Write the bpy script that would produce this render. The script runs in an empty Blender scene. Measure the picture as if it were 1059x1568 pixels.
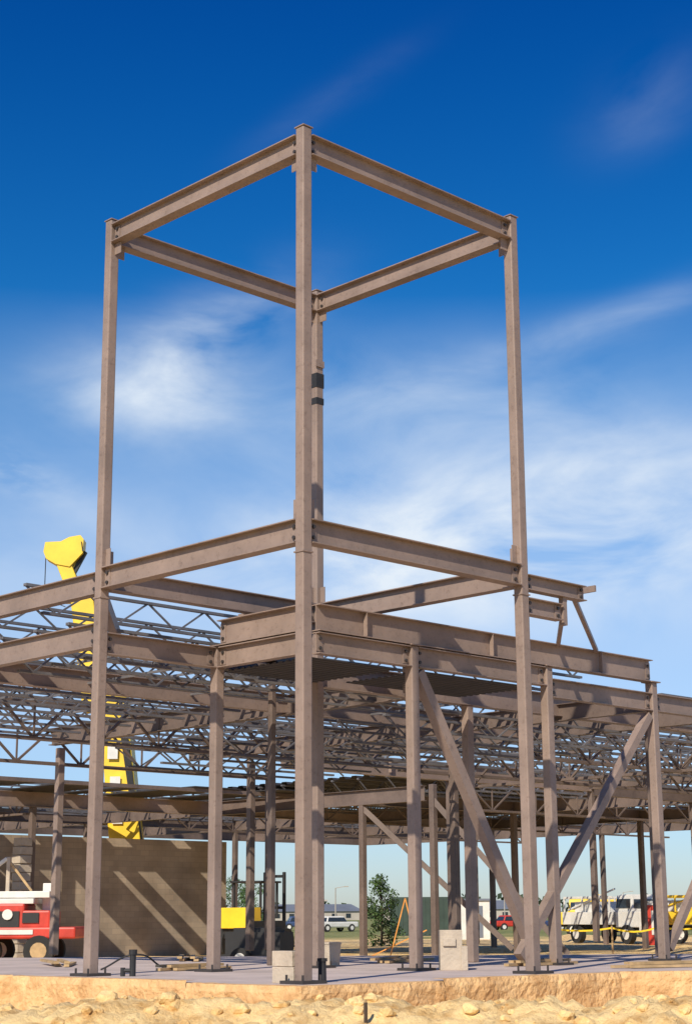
import bpy, bmesh, math, random
from mathutils import Vector, Matrix, noise
random.seed(7)
scene=bpy.context.scene
D=bpy.data
# ------------------------------------------------------------------ materials
def newmat(name):
    m=D.materials.new(name); m.use_nodes=True
    nt=m.node_tree; b=nt.nodes['Principled BSDF']; return m,nt,b
def mat(name,col,rough=.6,metal=0,var=.25,scale=3.0,bump=0.0,col2=None,detail=6,bscale=None,streak=False):
    m,nt,b=newmat(name); N=nt.nodes; Lk=nt.links
    n=N.new('ShaderNodeTexNoise'); n.inputs['Scale'].default_value=scale; n.inputs['Detail'].default_value=detail; n.inputs['Roughness'].default_value=.65
    geo=N.new('ShaderNodeNewGeometry')
    Lk.new(geo.outputs['Position'],n.inputs['Vector'])
    r=N.new('ShaderNodeValToRGB'); Lk.new(n.outputs['Fac'],r.inputs['Fac'])
    c2=col2 if col2 else tuple(c*(1-var) for c in col)
    c1=tuple(min(1,c*(1+var*.6)) for c in col) if not col2 else col
    r.color_ramp.elements[0].position=.32; r.color_ramp.elements[1].position=.68
    r.color_ramp.elements[0].color=(*c2,1); r.color_ramp.elements[1].color=(*c1,1)
    res=r.outputs['Color']
    if streak:   # scuffs and mill marks
        n3=N.new('ShaderNodeTexNoise'); n3.inputs['Scale'].default_value=11; n3.inputs['Detail'].default_value=10; n3.inputs['Roughness'].default_value=.8
        Lk.new(geo.outputs['Position'],n3.inputs['Vector'])
        r3=N.new('ShaderNodeValToRGB'); Lk.new(n3.outputs['Fac'],r3.inputs['Fac']); e=r3.color_ramp.elements
        e[0].position=.36; e[0].color=(.62,.58,.56,1); e[1].position=.47; e[1].color=(1,1,1,1); x=e.new(.68); x.color=(1,1,1,1); x=e.new(.76); x.color=(1.0,.93,.85,1)
        mx=N.new('ShaderNodeMixRGB'); mx.blend_type='MULTIPLY'; mx.inputs['Fac'].default_value=.7; Lk.new(res,mx.inputs['Color1']); Lk.new(r3.outputs['Color'],mx.inputs['Color2']); res=mx.outputs['Color']
    Lk.new(res,b.inputs['Base Color'])
    b.inputs['Roughness'].default_value=rough; b.inputs['Metallic'].default_value=metal
    if bump:
        n2=N.new('ShaderNodeTexNoise'); n2.inputs['Scale'].default_value=bscale or scale*6; n2.inputs['Detail'].default_value=8
        Lk.new(geo.outputs['Position'],n2.inputs['Vector'])
        bp=N.new('ShaderNodeBump'); bp.inputs['Strength'].default_value=bump; bp.inputs['Distance'].default_value=.05
        Lk.new(n2.outputs['Fac'],bp.inputs['Height']); Lk.new(bp.outputs['Normal'],b.inputs['Normal'])
    return m
M={}
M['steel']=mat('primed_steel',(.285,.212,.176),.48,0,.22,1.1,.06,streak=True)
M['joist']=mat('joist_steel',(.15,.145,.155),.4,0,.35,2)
M['dsteel']=mat('shaded_primed_steel',(.165,.122,.102),.55,0,.3,1.2,streak=True)  # primed steel darkened for inner and far members, their shade put into the colour
M['bolt']=mat('bolt_dark',(.045,.038,.036),.5)
M['black']=mat('black_paint',(.02,.02,.022),.6)
M['deck']=mat('metal_deck',(.035,.03,.028),.65,0,.3,2)
M['slab']=mat('concrete_slab',(.56,.46,.42),.95,0,.25,.9,.1)
M['found']=mat('foundation_concrete',(.86,.57,.28),.9,0,.3,2.6,.9,col2=(.52,.29,.12),detail=10)
M['cmu']=mat('concrete_block',(.50,.42,.33),.9,0,.15,4,.3)
M['yellow']=mat('yellow_paint',(.88,.58,.03),.45,0,.15,1.2)
M['white']=mat('white_paint',(.72,.70,.65),.45,0,.15,1.5)
M['red']=mat('red_paint',(.58,.05,.03),.45,0,.3,1.5)
M['orange']=mat('orange_paint',(.70,.30,.06),.5,0,.15,2)
M['rubber']=mat('tyre_rubber',(.025,.025,.025),.9)
M['glass']=mat('window_glass',(.03,.04,.05),.1)
M['wood']=mat('lumber',(.48,.33,.17),.8,0,.3,4)
M['leaf']=mat('foliage',(.08,.15,.035),.7,0,.5,1.2,col2=(.035,.07,.02))
M['leaf2']=mat('distant_foliage',(.06,.09,.04),.8,0,.5,.08,col2=(.03,.05,.025))
M['bark']=mat('bark',(.09,.065,.045),.9,0,.3,6)
M['roof']=mat('distant_roof',(.16,.18,.22),.7,0,.2,.1)
M['bldg']=mat('distant_wall',(.42,.38,.33),.8,0,.2,.1)
M['green']=mat('dark_green_paint',(.035,.06,.045),.6,0,.3,1)
M['blue']=mat('dark_blue_paint',(.04,.07,.16),.4,0,.2,1)
M['tape']=mat('caution_tape',(.9,.62,.02),.5,0,.1,2)
M['cable']=mat('cable',(.03,.03,.03),.6)

def ground_mat():
    m,nt,b=newmat('ground_soil_grass'); N=nt.nodes; L=nt.links
    geo=N.new('ShaderNodeNewGeometry')
    def nz(s,d=8):
        n=N.new('ShaderNodeTexNoise'); n.inputs['Scale'].default_value=s; n.inputs['Detail'].default_value=d; n.inputs['Roughness'].default_value=.7
        L.new(geo.outputs['Position'],n.inputs['Vector']); return n
    n1=nz(2.2,12); r1=N.new('ShaderNodeValToRGB'); L.new(n1.outputs['Fac'],r1.inputs['Fac'])
    e=r1.color_ramp.elements; e[0].position=.34; e[0].color=(.60,.33,.10,1); e[1].position=.56; e[1].color=(.97,.70,.33,1)
    n2=nz(.05); r2=N.new('ShaderNodeValToRGB'); L.new(n2.outputs['Fac'],r2.inputs['Fac'])
    e=r2.color_ramp.elements; e[0].position=.35; e[0].color=(.12,.16,.035,1); e[1].position=.6; e[1].color=(.30,.28,.09,1); x=e.new(.72); x.color=(.42,.32,.17,1)
    ln=N.new('ShaderNodeVectorMath'); ln.operation='LENGTH'; L.new(geo.outputs['Position'],ln.inputs[0])
    n4=nz(.09,4); ad=N.new('ShaderNodeMath'); ad.operation='MULTIPLY_ADD'; L.new(n4.outputs['Fac'],ad.inputs[0]); ad.inputs[1].default_value=60; L.new(ln.outputs['Value'],ad.inputs[2])
    mr=N.new('ShaderNodeMapRange'); mr.inputs['From Min'].default_value=105; mr.inputs['From Max'].default_value=125
    L.new(ad.outputs[0],mr.inputs['Value'])
    mx=N.new('ShaderNodeMixRGB'); L.new(mr.outputs['Result'],mx.inputs['Fac']); L.new(r1.outputs['Color'],mx.inputs['Color1']); L.new(r2.outputs['Color'],mx.inputs['Color2'])
    L.new(mx.outputs['Color'],b.inputs['Base Color']); b.inputs['Roughness'].default_value=.95
    n3=nz(7,10); bp=N.new('ShaderNodeBump'); bp.inputs['Strength'].default_value=.8; bp.inputs['Distance'].default_value=.1
    L.new(n3.outputs['Fac'],bp.inputs['Height']); L.new(bp.outputs['Normal'],b.inputs['Normal'])
    return m
M['ground']=ground_mat()
def cmuwall():
    m,nt,b=newmat('block_masonry'); N=nt.nodes; L=nt.links
    tc=N.new('ShaderNodeTexCoord'); mp=N.new('ShaderNodeMapping'); mp.inputs['Rotation'].default_value=(math.radians(90),0,0)
    L.new(tc.outputs['Object'],mp.inputs['Vector'])
    br=N.new('ShaderNodeTexBrick'); br.inputs['Scale'].default_value=1; br.inputs['Brick Width'].default_value=.4; br.inputs['Row Height'].default_value=.2; br.inputs['Mortar Size'].default_value=.006
    br.inputs['Color1'].default_value=(.44,.35,.26,1); br.inputs['Color2'].default_value=(.37,.30,.23,1); br.inputs['Mortar'].default_value=(.30,.25,.20,1)
    L.new(mp.outputs['Vector'],br.inputs['Vector'])
    n=N.new('ShaderNodeTexNoise'); n.inputs['Scale'].default_value=.7; n.inputs['Detail'].default_value=8; L.new(tc.outputs['Object'],n.inputs['Vector'])
    r=N.new('ShaderNodeValToRGB'); L.new(n.outputs['Fac'],r.inputs['Fac']); r.color_ramp.elements[0].position=.35; r.color_ramp.elements[0].color=(.7,.68,.66,1); r.color_ramp.elements[1].position=.6
    mx=N.new('ShaderNodeMixRGB'); mx.blend_type='MULTIPLY'; mx.inputs['Fac'].default_value=1; L.new(br.outputs['Color'],mx.inputs['Color1']); L.new(r.outputs['Color'],mx.inputs['Color2'])
    L.new(mx.outputs['Color'],b.inputs['Base Color']); b.inputs['Roughness'].default_value=.9
    return m
M['cmuwall']=cmuwall()
# ------------------------------------------------------------------ mesh builder
class MB:
    def __init__(s): s.v=[]; s.f=[]; s.m=[]; s.mats=[]
    def mi(s,k):
        if k not in s.mats: s.mats.append(k)
        return s.mats.index(k)
    def hexa(s,pts,k):
        o=len(s.v); s.v+=[tuple(p) for p in pts]; i=s.mi(k)
        for q in ((3,2,1,0),(4,5,6,7),(0,1,5,4),(1,2,6,5),(2,3,7,6),(3,0,4,7)):
            s.f.append(tuple(o+a for a in q)); s.m.append(i)
    def box(s,c,sz,k,rz=0,taper=1.0):
        cx,cy,cz=c; x,y,z=[a/2 for a in sz]; R=Matrix.Rotation(rz,3,'Z'); pts=[]
        for zz,t in ((-z,1),(z,taper)):
            for a,b in ((-x,-y),(x,-y),(x,y),(-x,y)):
                p=R@Vector((a*t,b*t,zz)); pts.append((p.x+cx,p.y+cy,p.z+cz))
        s.hexa(pts,k)
    def bar(s,p0,p1,w,h,k,oy=0,oz=0,roll=0,w2=None,h2=None):
        p0=Vector(p0);p1=Vector(p1); d=(p1-p0).normalized()
        up=Vector((0,0,1)) if abs(d.z)<.98 else Vector((0,1,0))
        y=up.cross(d).normalized(); z=d.cross(y)
        if roll: R=Matrix.Rotation(roll,3,d); y=R@y; z=R@z
        pts=[]
        for p,ww,hh in ((p0,w,h),(p1,w2 or w,h2 or h)):
            for a,b in ((-1,-1),(1,-1),(1,1),(-1,1)):
                pts.append(p+y*(oy+a*ww/2)+z*(oz+b*hh/2))
        s.hexa(pts,k)
    def cyl(s,p0,p1,r,k,n=12,r2=None):
        p0=Vector(p0);p1=Vector(p1); d=(p1-p0).normalized(); a=Vector((0,0,1)) if abs(d.z)<.9 else Vector((1,0,0))
        x=a.cross(d).normalized(); y=d.cross(x); o=len(s.v); i=s.mi(k); r2=r if r2 is None else r2
        for p,rr in ((p0,r),(p1,r2)):
            for j in range(n):
                t=2*math.pi*j/n; s.v.append(tuple(p+x*rr*math.cos(t)+y*rr*math.sin(t)))
        for j in range(n):
            s.f.append((o+j,o+(j+1)%n,o+n+(j+1)%n,o+n+j)); s.m.append(i)
        s.f.append(tuple(o+j for j in reversed(range(n)))); s.m.append(i)
        s.f.append(tuple(o+n+j for j in range(n))); s.m.append(i)
    def quad(s,pts,k):
        o=len(s.v); s.v+=[tuple(p) for p in pts]; s.f.append(tuple(range(o,o+len(pts)))); s.m.append(s.mi(k))
    def ibeam(s,p0,p1,ztop,dep,w=.17,tf=.016,tw=.012,k='steel',ends=(1,1),off=.09):
        a=Vector((p0[0],p0[1],ztop)); b=Vector((p1[0],p1[1],ztop if len(p1)<3 else p1[2])); d=(b-a).normalized()
        a=a+d*off; b=b-d*off
        s.bar(a,b,w,tf,k,oz=-tf/2); s.bar(a,b,w,tf,k,oz=-dep+tf/2); s.bar(a,b,tw,dep-2*tf,k,oz=-dep/2)
        n=Vector((-d.y,d.x,0)).normalized()
        for e,p,dd in ((ends[0],a,d),(ends[1],b,-d)):
            if e:
                c=p+dd*.07; 
                for sg in (1,-1):
                    s.bar(c-dd*.07+n*sg*(tw/2+.006),c+dd*.06+n*sg*(tw/2+.006),.01,dep*.74,k,oz=-dep/2)
                    for zz in (.28,.72):
                        q=c+n*sg*(tw/2+.012)+Vector((0,0,-dep*zz)); s.cyl(q,q+n*sg*.025,.027,'bolt',8)
    def truss(s,p0,p1,ztop,dep,panel=1.0,t=.07,k='dsteel'):
        a=Vector((p0[0],p0[1],ztop)); b=Vector((p1[0],p1[1],ztop)); L=(b-a).length; d=(b-a)/L; dz=Vector((0,0,-dep))
        s.bar(a,b,.13,t,k); s.bar(a+dz+d*.3,b+dz-d*.3,.13,t,k)
        n=max(2,int(L/panel)); n+=n%2
        for i in range(n):
            u0=a+d*(L*i/n); u1=a+d*(L*(i+1)/n)
            if i%2==0: u1=u1+dz
            else: u0=u0+dz
            s.bar(u0,u1,t*.7,t*.7,k)
            if i%2==0: s.bar(u1-dz,u1,t*.5,t*.5,k)
    def obj(s,name,parent=None,smooth=False,bevel=0):
        me=D.meshes.new(name); me.from_pydata(s.v,[],s.f); me.validate()
        for k in s.mats: me.materials.append(M[k])
        me.polygons.foreach_set('material_index',s.m[:len(me.polygons)])
        if smooth: me.polygons.foreach_set('use_smooth',[True]*len(me.polygons))
        me.update(); o=D.objects.new(name,me); scene.collection.objects.link(o)
        bm=bmesh.new(); bm.from_mesh(me); bmesh.ops.recalc_face_normals(bm,faces=bm.faces); bm.to_mesh(me); bm.free()
        if parent: o.parent=parent
        if bevel:
            md=o.modifiers.new('bevel','BEVEL'); md.width=bevel; md.segments=2
        return o
def empty(name,loc=(0,0,0)):
    e=D.objects.new(name,None); scene.collection.objects.link(e); e.location=loc; return e
# site axes: origin = front tower column; along = away from road, across = to the right
YAW=.7955
FW=Vector((math.cos(YAW),math.sin(YAW),0)); RT=Vector((math.sin(YAW),-math.cos(YAW),0))
def site(a,c,z=0.0):
    p=FW*(a-21.5)+RT*(c+.57); return Vector((p.x,p.y,z))
GZ=-.6
# ------------------------------------------------------------------ steel frame building
bld=empty('steel_frame_building')
S=4.5; ZT=11.68; Z2=6.03; Z3=5.03
def column(x,y,zt,w=.165,name='column',z0=0.0,plate=True,k='steel'):
    b=MB(); b.box((x,y,(zt+z0)/2),(w,w,zt-z0),k); o=b.obj(name,bld,bevel=.018)
    if plate:
        q=MB(); q.box((x,y,z0+.02),(.42,.42,.04),'bolt')
        for sx in (-.15,.15):
            for sy in (-.15,.15): q.cyl((x+sx,y+sy,z0+.04),(x+sx,y+sy,z0+.11),.016,'bolt',6)
        q.obj('base_plate',bld)
    return o
for x,y in ((0,0),(S,0),(0,S),(S,S)):
    column(x,y,ZT,name='tower_column')
    c=MB(); c.box((x,y,ZT+.008),(.19,.19,.016),'steel'); c.obj('column_cap',bld)
t=MB()
ring=[((0,0),(S,0)),((0,0),(0,S)),((S,0),(S,S)),((0,S),(S,S))]
for a,b_ in ring:
    t.ibeam(a,b_,ZT-.09,.31,w=.2); t.ibeam(a,b_,Z2-.04,.33,w=.2)
t.obj('tower_ring_beams',bld)
t=MB()
for (x,y) in ((0,0),(S,0),(0,S),(S,S)):
    sx=1 if x==0 else -1; sy=1 if y==0 else -1
    t.box((x+sx*.165,y,ZT-.5),(.16,.012,.19),'steel'); t.box((x,y+sy*.165,ZT-.5),(.012,.16,.19),'steel')
    t.box((x+sx*.14,y,Z2+.12),(.11,.012,.26),'steel'); t.box((x,y+sy*.14,Z2+.12),(.012,.11,.26),'steel')
    t.box((x,y,Z2-.5),(.19,.19,.02),'steel')
t.box((S,S,10.0),(.18,.18,.26),'black'); t.box((S,S,9.62),(.175,.175,.12),'black')
t.box((S-.02,S-.1,10.3),(.2,.02,.12),'steel')
t.obj('connection_plates',bld)
for (x,y) in ((2.3,S),(S,2.3),(7.9,2.3),(11.0,2.3)): column(x,y,Z3-.01,name='porch_column')
g=MB()
for (x,y) in ((2.3,S),(S,2.3),(7.9,2.3),(11.0,2.3)): g.box((x,y,Z3),(.26,.26,.02),'steel')
g.ibeam((2.3,2.3),(2.3,S),Z3-.02,.33); g.ibeam((2.3,2.3),(S,2.3),Z3-.02,.33)
g.ibeam((0,S),(2.3,S),Z3-.02,.33); g.ibeam((2.3,S),(S,S),Z3-.02,.33)
g.ibeam((S,2.3),(7.9,2.3),Z3-.02,.33); g.ibeam((7.9,2.3),(11,2.3),4.82,.33)
g.ibeam((2.3,2.3),(11.05,2.3),5.44,.41,ends=(0,1),w=.2)
for xx in (3.4,6.4,9.4):
    g.box((xx,2.24,5.235),(.012,.08,.37),'steel')
g.ibeam((2.3,S),(2.3,2.3),5.44,.41,ends=(1,0),w=.2)
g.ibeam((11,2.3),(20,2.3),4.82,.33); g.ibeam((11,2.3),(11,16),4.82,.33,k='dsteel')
g.ibeam((0,S),(0,13),5.94,.34); g.ibeam((0,S),(0,13),5.15,.36)
g.ibeam((S,0),(6.1,0),5.86,.24); g.box((6.15,0,5.83),(.04,.3,.1),'steel')
g.ibeam((S,0),(5.5,0),5.5,.26)
g.bar((5.9,.1,5.7),(9.3,2.25,5.44),.07,.07,'steel'); g.bar((5.7,.1,5.7),(8.2,2.25,5.44),.07,.07,'steel')
g.box((5.5,0,5.4),(.09,.09,.44),'steel')
g.bar((4.62,2.3,4.62),(7.35,2.3,.2),.17,.17,'steel'); g.bar((10.85,2.3,4.4),(6.95,2.3,.15),.15,.15,'steel')
g.bar((11.15,2.3,.2),(14.6,2.3,4.4),.13,.13,'steel')
g.obj('lower_roof_beams',bld)
g=MB()
g.ibeam((S,S),(14,S),5.0,.42,w=.2,ends=(0,0)); g.ibeam((14,S),(27,S),5.0,.42,w=.2,ends=(0,0))
g.ibeam((0,8),(14,8),5.0,.36,w=.18,ends=(0,0))
g.truss((0,12),(14,12),4.96,.7,.8); g.truss((14,12),(27,12),4.96,.75,.9)
g.truss((0,16),(14,16),4.96,.75,.9); g.ibeam((14,16),(27,16),5.0,.5,w=.2,ends=(0,0)); g.truss((14,8.2),(27,8.2),4.96,.7,.9)
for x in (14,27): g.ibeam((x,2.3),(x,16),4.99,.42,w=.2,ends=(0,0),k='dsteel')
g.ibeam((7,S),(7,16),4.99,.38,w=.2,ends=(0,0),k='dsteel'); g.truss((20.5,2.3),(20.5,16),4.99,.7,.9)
for x in (12.9,15,18): g.box((x,15.9,4.79),(.015,.1,.38),'steel')
g.obj('roof_girders',bld)
for x,y in ((8.3,S),(7.3,16),(13.7,16),(12.9,15.8),(14,S),(14,10),(0,13),(20.5,16),(20.5,2.3),(20.5,9),(27,2.3),(27,9),(27,16)):
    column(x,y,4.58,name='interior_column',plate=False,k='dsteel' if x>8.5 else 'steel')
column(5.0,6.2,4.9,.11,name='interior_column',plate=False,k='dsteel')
g=MB()
g.bar((S-.5,S,5.7),(S-1.2,S-.6,5.0),.1,.1,'steel'); g.box((S-.9,S+.3,5.55),(.12,.12,.5),'steel'); g.box((3.2,S+.4,5.5),(.14,.14,.45),'steel')
g.bar((S+.1,S,5.6),(S+1.1,S-.8,5.1),.1,.1,'steel')
g.bar((0,S,5.6),(1.2,S+1.2,5.2),.12,.2,'steel')
g.bar((2.4,3.4,4.8),(4.4,4.4,4.75),.2,.2,'dsteel'); g.bar((4.6,2.5,4.8),(6.6,4.4,4.75),.15,.2,'dsteel')
g.obj('knee_brackets',bld)
def deck(x0,x1,y0,y1,z,name='metal_deck',pitch=.3,h=.05):
    b=MB(); y=y0
    while y<y1-1e-6:
        a=pitch*.35; c=pitch*.15
        b.quad([(x0,y,z),(x1,y,z),(x1,y+a,z),(x0,y+a,z)],'deck')
        b.quad([(x0,y+a,z),(x1,y+a,z),(x1,y+a+c,z+h),(x0,y+a+c,z+h)],'deck')
        b.quad([(x0,y+a+c,z+h),(x1,y+a+c,z+h),(x1,y+a+c+a,z+h),(x0,y+a+c+a,z+h)],'deck')
        b.quad([(x0,y+2*a+c,z+h),(x1,y+2*a+c,z+h),(x1,y+2*a+2*c,z),(x0,y+2*a+2*c,z)],'deck')
        y+=pitch
    return b.obj(name,bld)
deck(2.42,4.4,2.42,4.4,4.64,pitch=.15,h=.02); deck(4.9,7.8,2.42,4.1,4.66,pitch=.15,h=.02); 
def joistmesh(L,dep=.42,panel=.62,t=.045):
    b=MB()
    for o in (-.026,.026):
        b.bar((0,o,0),(L,o,0),.036,t,'joist'); b.bar((.35,o,-dep),(L-.35,o,-dep),.036,t,'joist')
    n=int(L/panel); p=L/n
    for i in range(n):
        a,c=(0,-dep) if i%2==0 else (-dep,0)
        b.bar((i*p,0,a),((i+1)*p,0,c),t*.65,t*.65,'joist')
    return b
def joists(x0,x1,ys,z,dep=.42,name='open_web_joist',panel=.62,t=.045):
    me=None
    for y in ys:
        if me is None:
            o=joistmesh(x1-x0,dep,panel,t).obj(name,bld); me=o.data
        else:
            o=D.objects.new(name,me); scene.collection.objects.link(o); o.parent=bld
        o.location=(x0,y,z)
def fr(a,b,s):
    r=[];x=a
    while x<=b+1e-6: r.append(x+random.uniform(-.06,.06)); x+=s
    return r
joists(0,7,fr(5.4,15.6,.9),5.25,.5); joists(7,14,fr(5.4,15.6,.9),5.25,.5)
joists(14,20.5,fr(3.3,15.6,.95),5.25,.58,panel=.8,t=.055); joists(20.5,27,fr(3.3,15.6,.95),5.25,.58,panel=.8,t=.055)
joists(8,14,fr(5.2,15,1.2),4.55,.4)
joists(2.4,8,(4.9,5.6,6.3),4.98,.35,t=.04)
joists(0,10,(6.6,8.2,9.8,11.4),6.05); joists(5.5,13,(5.2,6.4,7.6),6.0)
br=MB()
for x in (2.3,4.6,9.3,11.6,16,18,22.5,25):
    br.bar((x,3.3 if x>14 else 5.5,5.2),(x,15.6,5.2),.04,.04,'joist'); br.bar((x,3.3 if x>14 else 5.5,4.8),(x,15.6,4.8),.04,.04,'joist')
br.obj('joist_bridging',bld)
# far wings
g=MB()
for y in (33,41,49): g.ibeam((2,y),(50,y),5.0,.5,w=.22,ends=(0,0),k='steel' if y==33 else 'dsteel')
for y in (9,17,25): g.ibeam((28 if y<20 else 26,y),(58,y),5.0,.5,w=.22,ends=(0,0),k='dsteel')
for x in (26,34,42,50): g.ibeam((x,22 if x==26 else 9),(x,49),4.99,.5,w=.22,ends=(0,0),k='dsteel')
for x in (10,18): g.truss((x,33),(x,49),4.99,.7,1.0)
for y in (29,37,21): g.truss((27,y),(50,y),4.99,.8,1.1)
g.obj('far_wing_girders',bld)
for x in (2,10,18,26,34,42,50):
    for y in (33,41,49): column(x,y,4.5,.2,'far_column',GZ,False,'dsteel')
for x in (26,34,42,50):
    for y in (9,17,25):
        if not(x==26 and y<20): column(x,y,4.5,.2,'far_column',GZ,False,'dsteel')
column(24.9,20.7,4.9,.2,'far_column',GZ,False,'dsteel')
for x0 in (26,34,42): joists(x0,x0+8,fr(9.6,48,1.3),5.4,.55,t=.06)
for x0 in (2,10,18): joists(x0,x0+8,fr(34,48,1.3),5.4,.55,t=.06)
deck(26,42,22,34,5.42,pitch=.6,h=.1); deck(4,22,38,48,5.42,pitch=.6,h=.1)
g=MB()
for a,b_ in (((26,25,4.4),(29,21,-.3)),((34,17,4.4),(36,13,-.3)),((42,9,4.4),(39,9,-.3)),((34,9,4.4),(31,9,-.3)),((24.9,20.7,4.4),(27.5,17.5,-.4))):
    g.bar(a,b_,.18,.18,'dsteel')
g.obj('far_wing_braces',bld)
# sheets added over the wing edge to cast diagonal shadow stripes on the block wall
b=MB(); x=7.0
while x<27:
    w_=random.uniform(.5,2.1); y0=28.0+random.uniform(-1.4,2.2); sk=random.uniform(-.5,.5)
    b.bar((x+w_/2,y0,5.06),(x+w_/2+sk,33.9,5.06),w_,.04,'deck'); x+=w_+random.uniform(.3,1.0)
b.box((16,28.2,4.96),(20,.16,.12),'dsteel')
b.obj('shadow_stripe_sheets',bld)
# ------------------------------------------------------------------ slab and foundation
line=[site(25.6,-14),site(24.2,-4.6),site(20.95,-.57),site(24.2,3.7),site(24.9,15)]
back=[site(36,20),site(36,-22)]
b=MB(); pts=line+back
top=[(p.x,p.y,0) for p in pts]; bot=[(p.x,p.y,-.5) for p in pts]
b.quad(top,'slab'); b.quad(bot[::-1],'slab')
n=len(pts)
for i in range(n): b.quad([bot[i],bot[(i+1)%n],top[(i+1)%n],top[i]],'slab')
b.obj('concrete_slab')
b=MB()
def norm_of(i):
    d=(line[i+1]-line[i]).normalized(); return Vector((d.y,-d.x,0))
def vn(i):  # mitred normal at vertex
    if i==0: return norm_of(0)
    if i==4: return norm_of(3)
    a,c=norm_of(i-1),norm_of(i); s=(a+c).normalized(); return s/s.dot(a)
for i in range(4):
    a,c=line[i],line[i+1]; L=(c-a).length; d=(c-a)/L; na,nc=vn(i),vn(i+1)
    k=max(1,round(L/1.9)); cuts=[0]+[ (j+random.uniform(-.3,.3))/k for j in range(1,k)]+[1]
    for j in range(k):
        h=random.choice((.0,.04,.02,.01,.03)); w=.28+random.uniform(-.03,.03)
        if (i==1 and j==k-1) or (i==2 and j==0): h=.0; w=.28
        g0=0 if cuts[j]==0 else .003; g1=0 if cuts[j+1]==1 else .003
        p=a+d*(L*cuts[j]+g0); q_=a+d*(L*cuts[j+1]-g1); LL=(q_-p).length; m=max(2,int(LL/.07)); rows=12
        o=len(b.v); mi=b.mi('found')
        for r_ in range(rows+3):
            for s_ in range(m+1):
                pt=p+d*(LL*s_/m); tt=(pt-a).length/L; nn=na.lerp(nc,tt) if False else (na*(1-tt)**8+nc*tt**8+norm_of(i)*(1-(1-tt)**8-tt**8))
                if r_<rows+1:
                    z=-1.0+(1.0+h)*r_/rows; off=w+.03*noise.noise(pt*3+Vector((0,0,z*4)))+.018*noise.noise(pt*11+Vector((0,0,z*12)))-(.03 if r_==rows else 0)
                elif r_==rows+1: z=h+.004*noise.noise(pt*9); off=w*.5
                else: z=h; off=.004
                v=pt+nn*off; zz=z+(.012*abs(noise.noise(pt*6)) if r_>=rows else 0)
                b.v.append((v.x,v.y,zz))
        for r_ in range(rows+2):
            for s_ in range(m):
                b.f.append((o+r_*(m+1)+s_,o+r_*(m+1)+s_+1,o+(r_+1)*(m+1)+s_+1,o+(r_+1)*(m+1)+s_)); b.m.append(mi)
b.obj('foundation_wall')
# ------------------------------------------------------------------ ground
def axis():
    r=[]; x=0; s=.09
    while x<6.5: r.append(x); x+=s
    while x<3500: r.append(x); s*=1.12; x+=s
    return [-a for a in r[:0:-1]]+r
ax=axis(); C0=(19.8,0.0)
b=MB()
def gh(a,c):
    z=GZ+.05*noise.noise(Vector((a*.5,c*.5,0)))
    if a<34 and abs(c)<40:
        crest=19.6+.5*noise.noise(Vector((c*.4,1,5)))
        h=.42+.16*noise.noise(Vector((c*.6,3,1)))+.12*noise.noise(Vector((c*1.6,7,1)))
        w=1.1 if a<crest else 2.4
        z+=h*math.exp(-((a-crest)/w)**2)
        if a<24.5:
            n1=noise.noise(Vector((a*1.6,c*1.6,2))); n2=noise.noise(Vector((a*4,c*4,4))); n3=noise.noise(Vector((a*9,c*9,4)))
            z+=.12*n1+.17*abs(n2)-.03+.04*n3
            z=min(z,-.08)
    elif 60<a<140 and c>12: z+=.5*max(0,noise.noise(Vector((a*.12,c*.12,9))))
    return z
me_v=[];n=len(ax)
for i,aa in enumerate(ax):
    for j,cc in enumerate(ax):
        p=site(aa+C0[0],cc+C0[1]); zz=gh(aa+C0[0],cc+C0[1]); me_v.append((p.x,p.y,zz))
b.v=me_v; b.mi('ground')
for i in range(n-1):
    for j in range(n-1):
        b.f.append((i*n+j,i*n+j+1,(i+1)*n+j+1,(i+1)*n+j)); b.m.append(0)
b.obj('ground',smooth=True)
b=MB()
for i in range(420):
    a=random.uniform(18.3,21.5); c=random.uniform(-6,6); r=.015+.11*random.random()**3; p=site(a,c,gh(a,c)+r*.15)
    o=len(b.v); k=b.mi('ground')
    bm=bmesh.new(); bmesh.ops.create_icosphere(bm,subdivisions=2 if r>.05 else 1,radius=r); sd=Vector((i,0,0))
    for v in bm.verts: b.v.append(tuple(Vector((v.co.x,v.co.y,v.co.z*.7))*(1+.45*noise.noise(v.co/r*1.3+sd))+p))
    for f in bm.faces: b.f.append(tuple(o+v.index for v in f.verts)); b.m.append(k)
    bm.free()
b.obj('earth_clods')
# ------------------------------------------------------------------ masonry wall under left wing
b=MB(); b.box((0,0,2.1),(11.5,.2,4.2),'cmuwall'); 
w=b.obj('block_wall'); w.location=(21.9,34.2,GZ)
b=MB()
for i in range(14): b.box((random.uniform(-.03,.03),random.uniform(-.03,.03),.12+i*.29),(.46+random.uniform(-.05,.05),.5,.27),'cmu')
w=b.obj('block_pier',bevel=.02); w.location=site(57,-11.0,GZ)
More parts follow.
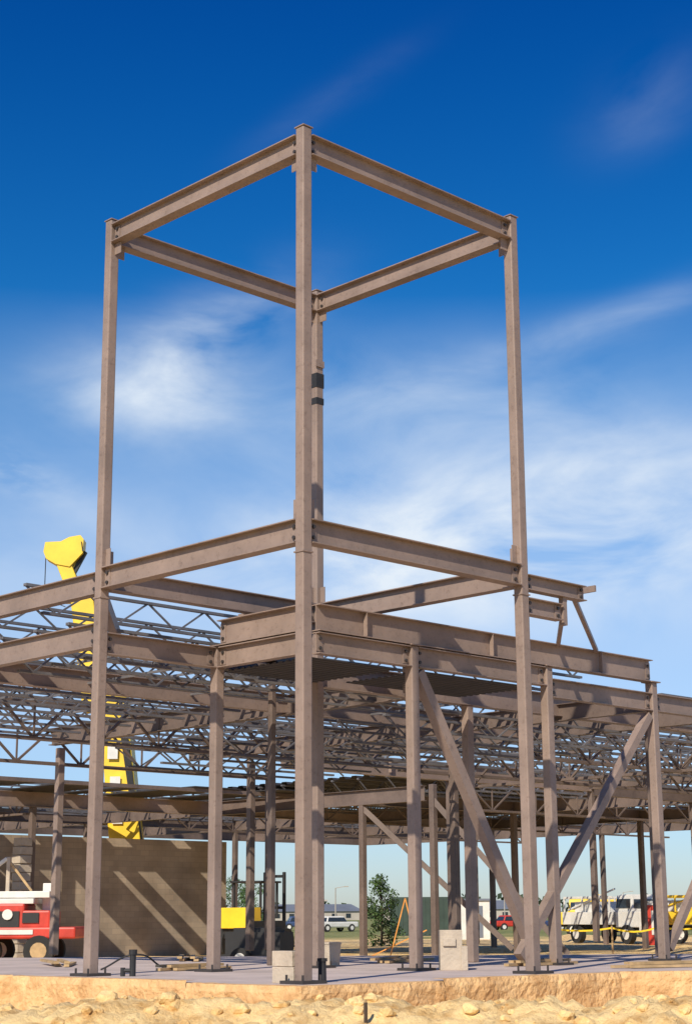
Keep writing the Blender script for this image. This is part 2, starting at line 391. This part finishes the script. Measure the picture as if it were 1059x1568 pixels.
# ------------------------------------------------------------------ small things on the slab
b=MB()
b.box((0,0,.3),(.34,.34,.6),'cmu'); b.box((.2,-.02,.18),(.1,.36,.36),'cmu'); b.box((-.03,-.19,.42),(.2,.04,.12),'cmu')
o=b.obj('concrete_block_stack',bevel=.01); o.location=(4.95,2.0,0); o.rotation_euler=(0,0,-.75)
b=MB(); b.cyl((0,0,0),(0,0,.36),.13,'cmu',20,.155); b.cyl((0,0,.36),(0,0,.385),.165,'cmu',20); b.cyl((0,0,.386),(0,0,.39),.14,'slab',20)
o=b.obj('bucket'); o.location=(5.3,5.0,0)
b=MB(); b.box((0,0,.1),(.2,.4,.2),'cmu'); b.box((0,.02,.3),(.19,.38,.19),'cmu')
o=b.obj('concrete_block',bevel=.008); o.location=(.02,.3,0)
b=MB(); b.cyl((0,0,0),(0,0,.26),.055,'black',14,.05); b.cyl((0,0,.26),(0,0,.3),.065,'black',14); 
o=b.obj('pipe_stub'); o.location=(.42,.1,0)
b=MB(); b.cyl((0,0,0),(0,0,.36),.045,'black',12); b.cyl((0,0,.3),(0,0,.37),.06,'black',12); b.cyl((-.14,0,.08),(0,0,.08),.03,'black',10); b.cyl((-.14,0,0),(-.14,0,.12),.035,'black',10)
o=b.obj('pipe_riser'); o.location=(.3,3.9,0); o.rotation_euler=(0,0,-.75)
def tube(name,pts,r,k):
    cu=D.curves.new(name,'CURVE'); cu.dimensions='3D'; cu.bevel_depth=r; sp=cu.splines.new('BEZIER'); sp.bezier_points.add(len(pts)-1)
    for bp,p in zip(sp.bezier_points,pts): bp.co=p; bp.handle_left_type=bp.handle_right_type='AUTO'
    o=D.objects.new(name,cu); cu.materials.append(M[k]); scene.collection.objects.link(o); return o
tube('air_hose',[site(27,-3.9,.02),site(26.8,-3.3,.25),site(27.2,-2.9,.03),site(26.6,-2.3,.02),site(27.4,-1.9,.02)],.014,'black')
for a,c,L,rz in ((27,-2.5,1.2,.2),(30,-5,1.8,1.0),(28.5,3.2,1.5,.1),(27,5,1.6,-.3),(31,1,2.2,.5),(33,-3,2,.8)):
    b=MB(); 
    for i in range(4): b.box((random.uniform(-.2,.2),i*.12-.12,.03+.045*(i%2)),(L,.09,.04),'wood',rz=random.uniform(-.12,.15))
    o=b.obj('lumber_pile'); o.location=site(a,c,0); o.rotation_euler=(0,0,rz)
b=MB(); b.box((0,0,.2),(.04,.02,.5),'bark'); b.box((0,0,.46),(.03,.015,.04),'wood'); o=b.obj('survey_stake'); o.location=site(18.9,.18,-.55)
# ------------------------------------------------------------------ vehicles
def wheel(b,x,y,z,r=.45,w=.3,hub='white'):
    b.cyl((x,y-w/2,z),(x,y+w/2,z),r,'rubber',20); b.cyl((x,y-w/2-.01,z),(x,y+w/2+.01,z),r*.55,hub,14)
def truck(name,loc,rz,body,cab,rack=True,L=6.5):
    e=empty(name,loc); e.rotation_euler=(0,0,rz)
    b=MB()
    b.box((0,0,.75),(L,.9,.22),'black')
    b.box((L/2-.95,0,1.15),(1.9,2.0,.75),cab)
    b.obj('chassis',e,bevel=.04)
    b=MB(); b.box((L/2-1.35,0,1.9),(1.35,1.9,.75),cab,taper=.86); b.box((L/2-1.35,0,2.29),(1.0,1.5,.05),cab)
    b.obj('cab',e,bevel=.06)
    b=MB(); b.box((L/2-1.35,0,1.9),(1.05,1.93,.42),'glass',taper=.93); b.box((L/2-1.35,0,1.88),(1.38,1.6,.42),'glass',taper=.93)
    b.obj('windows',e)
    b=MB(); b.box((-.95,0,1.2),(L-2.1,2.2,.6),body)
    if rack:
        for x in (-L/2+.2,-1.4,0,L/2-2.3):
            for y in (-1.02,1.02): b.box((x,y,1.85),(.08,.08,.75),body)
        for y in (-1.02,1.02): b.box((-.95,y,2.2),(L-2.2,.06,.12),body)
        b.box((-1.6,0,1.75),(1.6,1.5,.5),'white')
        b.bar((-L/2+.2,-.8,1.6),(1.0,-.8,2.6),.08,.08,body)
    b.obj('bed',e,bevel=.02)
    b=MB()
    for x in (L/2-1.0,-L/2+1.2):
        for y in (-.95,.95): wheel(b,x,y,.45)
    b.obj('wheels',e)
    b=MB(); b.box((L/2+.03,0,.75),(.12,2.1,.22),'white'); b.box((L/2+.01,.7,1.15),(.04,.3,.2),'glass'); b.box((L/2+.01,-.7,1.15),(.04,.3,.2),'glass')
    for y in (-1.1,1.1): b.box((L/2-.75,y,1.9),(.06,.18,.3),'black')
    b.obj('bumper_lights',e)
    return e
e=empty('red_boom_truck',site(53,-10.9,GZ)); e.rotation_euler=(0,0,YAW-math.pi/2)
b=MB(); b.box((0,0,.95),(5.2,2.1,.35),'red'); b.box((-.3,0,1.45),(2.6,1.9,.75),'red'); b.box((1.35,.0,1.35),(.9,1.9,.55),'red'); b.box((-1.9,0,1.9),(1.2,1.8,1.2),'white',taper=.9)
b.obj('body',e,bevel=.06)
b=MB(); b.box((-.2,0,1.9),(2.9,1.7,.16),'white'); b.box((.9,-.4,2.1),(1.6,.5,.2),'white'); b.bar((-1.2,-.4,2.1),(.3,-.4,3.2),.12,.12,'white'); b.bar((.3,-.4,3.2),(1.1,-.4,2.2),.08,.08,'wood'); b.box((.35,-.4,2.5),(.12,.12,1.5),'cmu')
b.box((1.55,.2,2.0),(.35,.5,.9),'white'); b.obj('deck_equipment',e,bevel=.02)
b=MB(); b.box((-1.9,0,2.0),(1.0,1.86,.5),'glass'); b.box((.2,-1.07,.98),(2.2,.03,.14),'white'); b.box((1.2,-.98,1.4),(.5,.04,.3),'black'); b.box((-.2,-.98,1.5),(.4,.04,.35),'black')
b.box((.5,-.97,1.35),(.7,.05,.5),'black'); b.cyl((.5,-1.05,1.5),(.5,-.9,1.5),.16,'white',12); b.box((-.9,-.97,1.3),(.3,.06,.5),'wood'); b.obj('trim',e)
b=MB()
for x in (-.1,1.5,-1.9):
    for y in (-1.0,1.0): wheel(b,x,y,.42,.46,.32,'white' if x<1 else 'wood')
b.obj('wheels',e)
truck('white_utility_truck',site(84,13.2,GZ),YAW+math.pi+.5,'white','white',True,6.2)
truck('yellow_service_truck',site(82,16.8,GZ),YAW-math.pi/2+.1,'yellow','white',True,5.0)
truck('yellow_flatbed_truck',site(105,16.2,GZ),YAW-math.pi/2+2.9,'yellow','yellow',True,6.5)
b=MB(); b.box((0,0,.9),(1.0,1.0,1.8),'red'); b.box((0,0,1.84),(1.1,1.1,.08),'white'); b.box((0,-.52,1.0),(.6,.04,1.1),'white'); o=b.obj('red_tool_locker'); o.location=site(80,14.4,GZ); o.rotation_euler=(0,0,YAW-math.pi/2)
def car(name,loc,rz,col):
    e=empty(name,loc); e.rotation_euler=(0,0,rz)
    b=MB(); b.box((0,0,.6),(4.3,1.75,.5),col); b.obj('body',e,bevel=.12)
    b=MB(); b.box((-.2,0,1.08),(2.3,1.6,.48),col,taper=.78); b.obj('roof',e,bevel=.08)
    b=MB(); b.box((-.2,0,1.05),(2.1,1.63,.34),'glass',taper=.82); b.box((-.2,0,1.05),(2.34,1.4,.32),'glass',taper=.82); b.obj('windows',e)
    b=MB()
    for x in (1.35,-1.35):
        for y in (-.8,.8): wheel(b,x,y,.33,.33,.22)
    b.obj('wheels',e)
car('parked_car',site(150,-1.3,GZ),YAW-.9,'white'); car('parked_car',site(120,20.5,GZ),YAW+1.5,'white')
car('parked_car',site(165,-4.5,GZ),YAW-1.4,'blue'); car('parked_car',site(150,14.5,GZ),YAW-1.2,'red'); car('parked_car',site(150,19.5,GZ),YAW-1.2,'blue')
e=empty('rough_terrain_forklift',site(60,-3.3,GZ)); e.rotation_euler=(0,0,YAW-.5)
b=MB(); b.box((0,0,.95),(2.3,1.2,.6),'black'); b.box((-.9,0,1.35),(.8,1.15,.7),'yellow')
for x in (-.5,.6):
    for y in (-.55,.55): b.box((x,y,1.95),(.08,.08,1.2),'black')
b.box((.05,0,2.58),(1.4,1.3,.07),'black')
for y in (-.4,.4): b.box((1.35,y,1.6),(.12,.1,2.7),'black')
for z in (.6,1.7,2.8): b.box((1.35,0,z),(.1,.8,.1),'black')
for y in (-.35,.35): b.box((1.9,y,.35),(1.1,.12,.06),'black')
for x in (.8,-.8):
    for y in (-.7,.7): wheel(b,x,y,.5,.5,.35,'yellow')
b.obj('forklift_body',e,bevel=.02)
b=MB(); b.box((0,0,.6),(1.6,.9,.8),'black'); b.box((0,0,1.05),(1.2,.7,.12),'black'); wheel(b,.3,-.5,.3,.3,.2); wheel(b,.3,.5,.3,.3,.2); b.bar((.8,0,.4),(1.8,0,.3),.08,.08,'black'); b.cyl((-.4,0,1.0),(-.4,0,1.6),.05,'black')
o=b.obj('towed_compressor'); o.location=site(46,-2.4,GZ); o.rotation_euler=(0,0,YAW+1.2)
# crane (local x right, y away) standing behind the left wing wall
e=empty('mobile_crane',site(70,-8.93,GZ)); e.rotation_euler=(0,0,YAW-math.pi/2); e.scale=(1.207,)*3
b=MB()
b.box((0,0,.95),(6,2.4,.6),'yellow'); b.box((-.2,0,1.7),(2.4,2.0,.9),'yellow'); b.box((1.1,-.6,2.1),(1.0,.9,1.2),'glass')
b.box((1.1,-.6,2.75),(1.1,1.0,.08),'yellow')
for x in (-2.2,-1.0,1.2,2.3):
    for y in (-1.05,1.05): wheel(b,x,y,.5,.5,.35,'yellow')
b.obj('carrier',e,bevel=.03)
b=MB()
b.bar((.0,0,1.9),(-.8,0,8.9),1.1,1.25,'yellow',w2=.95,h2=1.0)
b.bar((-1.35,0,8.2),(-1.95,0,12.1),.9,1.0,'yellow',w2=.8,h2=.9); b.box((-1.1,0,8.7),(1.1,.6,.6),'yellow')
b.bar((-2.0,0,11.8),(-2.75,0,13.6),.5,.5,'yellow'); b.box((-2.05,0,12.2),(1.25,.5,.32),'yellow')
b.obj('boom',e,bevel=.03)
b=MB()
pr=[(-3.4,13.85),(-3.3,13.6),(-2.95,13.4),(-2.45,13.3),(-2.0,13.8),(-1.98,14.3),(-2.1,14.45),(-2.5,14.38),(-2.8,14.22),(-3.35,14.2)]
f0=[(x,-.3,z) for x,z in pr]; f1=[(x,.3,z) for x,z in pr]; b.quad(f0,'yellow'); b.quad(f1[::-1],'yellow'); q=len(pr)
for i in range(q): b.quad([f0[i],f0[(i+1)%q],f1[(i+1)%q],f1[i]],'yellow')
b.bar((-1.95,0,13.9),(-2.45,0,12.9),.2,.14,'black'); b.bar((-2.05,-.33,14.2),(-2.0,-.33,13.85),.02,.08,'black')
b.cyl((-3.36,0,13.8),(-3.36,0,12.5),.018,'cable',6); b.box((-3.36,0,12.35),(.22,.18,.32),'yellow'); b.bar((-3.36,0,12.2),(-2.6,0,11.9),.03,.03,'cable')
b.bar((.5,-.2,2.2),(-.3,-.62,7.2),.22,.22,'black')
for z in (4.5,5.6,6.7): b.box((-.2-.1*(z-1.9),-.66,z),(.35,.03,.5),'white')
b.obj('boom_head',e)
# caution tape and posts (right)
b=MB()
ps=[site(62,7.5+i*1.9+random.uniform(-.3,.3),GZ) for i in range(10)]
for i,p in enumerate(ps):
    b.box((p.x,p.y,GZ+.5),(.05,.05,1.0),'wood')
    if i:
        prev=ps[i-1]+Vector((0,0,.92))
        for j in range(1,7):
            t_=j/6; cur=ps[i-1].lerp(p,t_)+Vector((0,0,.92-.14*4*t_*(1-t_)*(.4+.6*((i*7)%3)/2))); b.bar(prev,cur,.008,.06,'tape'); prev=cur
b.obj('caution_tape_fence')
b=MB(); b.bar((-.3,0,0),(.25,0,2.0),.04,.04,'orange'); b.bar((.7,0,0),(.25,0,2.0),.04,.04,'orange'); b.bar((-1.0,.1,0),(1.0,.1,.9),.04,.04,'orange')
o=b.obj('wooden_brace_frame'); o.location=site(60,1.75,GZ); o.rotation_euler=(0,0,YAW-math.pi/2)
b=MB(); b.box((0,0,1.3),(6.2,2.4,2.6),'green'); 
for i in range(20): b.box((-2.95+i*.31,-1.22,1.3),(.12,.05,2.4),'green')
o=b.obj('storage_container'); o.location=site(118,6.0,GZ); o.rotation_euler=(0,0,YAW-math.pi/2)
b=MB(); b.box((0,0,1.1),(2.2,2,2.2),'white'); b.box((0,0,2.25),(2.4,2.2,.12),'roof'); b.box((.3,-1.01,1.0),(.8,.03,1.8),'roof')
o=b.obj('white_site_shed'); o.location=site(100,7.1,GZ); o.rotation_euler=(0,0,YAW-math.pi/2)
def house(name,a,c,w,d,h,rh,rz=0):
    b=MB(); b.box((0,0,h/2),(w,d,h),'bldg')
    b.quad([(-w/2-.5,-d/2-.5,h),(w/2+.5,-d/2-.5,h),(w/2-2,0,h+rh),(-w/2+2,0,h+rh)],'roof'); b.quad([(w/2+.5,d/2+.5,h),(-w/2-.5,d/2+.5,h),(-w/2+2,0,h+rh),(w/2-2,0,h+rh)],'roof')
    b.quad([(-w/2-.5,d/2+.5,h),(-w/2-.5,-d/2-.5,h),(-w/2+2,0,h+rh)],'roof'); b.quad([(w/2+.5,-d/2-.5,h),(w/2+.5,d/2+.5,h),(w/2-2,0,h+rh)],'roof')
    for i in range(int(w/4)): b.box((-w/2+2+i*4,-d/2-.02,h*.5),(1.4,.06,1.2),'glass')
    o=b.obj(name); o.location=site(a,c,GZ); o.rotation_euler=(0,0,YAW-math.pi/2+rz)
house('distant_house',430,26,34,12,2.6,2.2); house('distant_house',480,-10,26,12,2.4,2,.2); house('distant_house',460,82,30,12,2.6,2.2); house('distant_house',500,110,30,14,2.6,2.4,-.2)
for a,c,h in ((200,-1.5,4.5),(240,22,4.5),(260,42,4.5),(150,-3.4,2.5)):
    b=MB(); b.cyl((0,0,0),(0,0,h),.09,'bldg',8,.06); b.bar((0,0,h),(1.2,0,h+.2),.08,.08,'bldg'); b.box((1.3,0,h+.18),(.5,.2,.12),'bldg')
    o=b.obj('light_pole'); o.location=site(a,c,GZ); o.rotation_euler=(0,0,YAW-math.pi/2)
# ------------------------------------------------------------------ trees
def leafcloud(b,c,r,n,s,k,rnd):
    for i in range(n):
        while True:
            v=Vector((rnd.uniform(-1,1),rnd.uniform(-1,1),rnd.uniform(-1,1)))
            if v.length<1: break
        p=Vector(c)+Vector((v.x*r[0],v.y*r[1],v.z*r[2])); ss=s*rnd.uniform(.5,1.3)
        a=Vector((rnd.gauss(0,1),rnd.gauss(0,1),rnd.gauss(0,1))).normalized(); q=a.orthogonal().normalized(); w=a.cross(q)
        b.quad([p-q*ss,p+w*ss*.6,p+q*ss,p-w*ss*.6],k)
def tree(name,loc,h,w,seed,n=30,low=.1):
    rnd=random.Random(seed); b=MB()
    b.cyl((0,0,0),(.05,0,h*.6),h*.02,'bark',8,h*.01)
    for i in range(n):
        z=h*(low+(.94-low)*i/n); rr=w/2*(1-.7*max(0,(z/h-.4))/.6)*rnd.uniform(.3,1.05); t=rnd.uniform(0,6.28)
        c=Vector((math.cos(t)*rr,math.sin(t)*rr,z+rnd.uniform(-.1,.2)))
        b.cyl((0,0,z*.8),tuple(c),h*.008,'bark',5,h*.003)
        leafcloud(b,c,(w*.17,w*.17,h*.08),80,h*.018,'leaf',rnd)
    o=b.obj(name); o.location=loc; return o
tree('deciduous_tree',site(80,1.55,GZ),3.3,1.9,3,40,.04)
tree('deciduous_tree',site(150,-8.5,GZ),4.6,3.4,5); tree('deciduous_tree',site(200,-13.5,GZ),6,5,9)
tree('deciduous_tree',site(210,58,GZ),5,5,11)
rnd=random.Random(2); b=MB()
c=-420
while c<420:
    w_=rnd.uniform(5,13); h_=rnd.uniform(3.0,6.5)*(1.3 if c>40 else .95); a=rnd.uniform(560,640)
    p=site(a,c,GZ)
    leafcloud(b,(p.x,p.y,GZ+h_*.52),(w_*.6,w_*.6,h_*.55),46,1.3,'leaf2',rnd); c+=w_*.55
b.obj('distant_tree_line')
# ------------------------------------------------------------------ world, sun
wd=D.worlds.new('World'); scene.world=wd; wd.use_nodes=True
nt=wd.node_tree; N=nt.nodes; L=nt.links; N.clear()
out=N.new('ShaderNodeOutputWorld'); bg=N.new('ShaderNodeBackground'); bg.inputs['Strength'].default_value=.12; L.new(bg.outputs[0],out.inputs[0])
LY=math.radians(25); EL=math.radians(36)
sky=N.new('ShaderNodeTexSky'); sky.sky_type='NISHITA'; sky.sun_disc=False; sky.sun_elevation=EL
sky.sun_rotation=math.atan2(-math.cos(LY),-math.sin(LY))%(2*math.pi); sky.air_density=1.0; sky.dust_density=.3; sky.ozone_density=3
tc=N.new('ShaderNodeTexCoord')
def mth(op,a,b_=None,c=None,cl=False):
    n=N.new('ShaderNodeMath'); n.operation=op; n.use_clamp=cl
    for i,v in enumerate((a,b_,c)):
        if v is None: continue
        if isinstance(v,(int,float)): n.inputs[i].default_value=v
        else: L.new(v,n.inputs[i])
    return n.outputs[0]
def dot(vec):
    n=N.new('ShaderNodeVectorMath'); n.operation='DOT_PRODUCT'; L.new(tc.outputs['Generated'],n.inputs[0]); n.inputs[1].default_value=vec; return n.outputs['Value']
A=dot(tuple(RT)); Z=dot((0,0,1))
hs=N.new('ShaderNodeHueSaturation'); hs.inputs['Saturation'].default_value=1.4; L.new(sky.outputs[0],hs.inputs['Color'])
rp=N.new('ShaderNodeValToRGB'); L.new(Z,rp.inputs['Fac']); e=rp.color_ramp.elements
e[0].position=0; e[0].color=(.58,.66,.95,1); e[1].position=.52; e[1].color=(.08,.52,.86,1)
x=e.new(.12); x.color=(.60,.76,1,1); x=e.new(.3); x.color=(.45,.88,1,1)
mu=N.new('ShaderNodeMixRGB'); mu.blend_type='MULTIPLY'; mu.inputs['Fac'].default_value=1; L.new(hs.outputs[0],mu.inputs['Color1']); L.new(rp.outputs[0],mu.inputs['Color2'])
def ell(a0,z0,ra,rz,rot,amp):
    ca,sa=math.cos(rot),math.sin(rot)
    da=mth('SUBTRACT',A,a0); dz=mth('SUBTRACT',Z,z0)
    u=mth('DIVIDE',mth('ADD',mth('MULTIPLY',da,ca),mth('MULTIPLY',dz,sa)),ra); v=mth('DIVIDE',mth('SUBTRACT',mth('MULTIPLY',dz,ca),mth('MULTIPLY',da,sa)),rz)
    s=mth('ADD',mth('MULTIPLY',u,u),mth('MULTIPLY',v,v)); return mth('MULTIPLY',mth('EXPONENT',mth('MULTIPLY',s,-1)),amp)
cmb=N.new('ShaderNodeCombineXYZ'); L.new(A,cmb.inputs[0]); L.new(Z,cmb.inputs[1])
mp=N.new('ShaderNodeMapping'); mp.inputs['Rotation'].default_value=(0,0,-.3); mp.inputs['Scale'].default_value=(6,13,1); L.new(cmb.outputs[0],mp.inputs['Vector'])
nz=N.new('ShaderNodeTexNoise'); nz.inputs['Scale'].default_value=1.5; nz.inputs['Detail'].default_value=12; nz.inputs['Roughness'].default_value=.55; nz.inputs['Distortion'].default_value=.4; L.new(mp.outputs[0],nz.inputs['Vector'])
nf=mth('MULTIPLY',mth('SUBTRACT',nz.outputs['Fac'],.3),2.4,cl=True)
m=ell(-.085,.335,.055,.020,.45,.75)
for q in (ell(-.12,.305,.055,.028,0,.7),ell(.04,.30,.12,.03,0,.4),ell(.17,.345,.09,.010,.25,.3),ell(.175,.455,.03,.018,.4,.16),ell(-.01,.463,.05,.008,.5,.06),ell(-.21,.262,.05,.012,-.4,1.0),ell(.12,.225,.15,.045,.05,1.3),ell(-.08,.2,.2,.04,0,.3)):
    m=mth('ADD',m,q)
cl=mth('MULTIPLY',m,nf,cl=True)
vz=N.new('ShaderNodeMapRange'); vz.inputs['From Min'].default_value=.36; vz.inputs['From Max'].default_value=.16; vz.inputs['To Max'].default_value=.42; L.new(Z,vz.inputs['Value'])
lo=N.new('ShaderNodeMapRange'); lo.inputs['From Min'].default_value=0; lo.inputs['From Max'].default_value=.12; lo.inputs['To Min'].default_value=.1; L.new(Z,lo.inputs['Value'])
veil=mth('MULTIPLY',vz.outputs[0],lo.outputs[0])
cl=mth('ADD',cl,veil,cl=True)
cm=N.new('ShaderNodeMixRGB'); L.new(cl,cm.inputs['Fac']); L.new(mu.outputs[0],cm.inputs['Color1']); cm.inputs['Color2'].default_value=(6.5,7.2,8.0,1)
L.new(cm.outputs[0],bg.inputs['Color'])
sl=D.lights.new('sun','SUN'); sl.energy=5.0; sl.angle=math.radians(.5); sl.color=(1,.90,.74)
so=D.objects.new('sun',sl); scene.collection.objects.link(so)
so.rotation_euler=Vector((math.cos(LY)*math.cos(EL),math.sin(LY)*math.cos(EL),-math.sin(EL))).to_track_quat('-Z','Y').to_euler()
# ------------------------------------------------------------------ camera
PIT,ROL=.2388,-.0058
fw=Vector((math.cos(PIT)*math.cos(YAW),math.cos(PIT)*math.sin(YAW),math.sin(PIT))); rt=Vector((math.sin(YAW),-math.cos(YAW),0)); up=rt.cross(fw)
r=rt*math.cos(ROL)+up*math.sin(ROL); u=-rt*math.sin(ROL)+up*math.cos(ROL)
cd=D.cameras.new('camera'); cam=D.objects.new('camera',cd); scene.collection.objects.link(cam)
R=Matrix((r,u,-fw)).transposed().to_4x4(); cam.matrix_world=Matrix.Translation((-14.6605,-15.7686,.8359))@R
cd.sensor_fit='VERTICAL'; cd.sensor_height=36; cd.lens=2533.8/1568*36; cd.clip_end=8000; cd.clip_start=.1
scene.camera=cam
scene.view_settings.view_transform='Standard'; scene.view_settings.look='None'; scene.view_settings.exposure=0
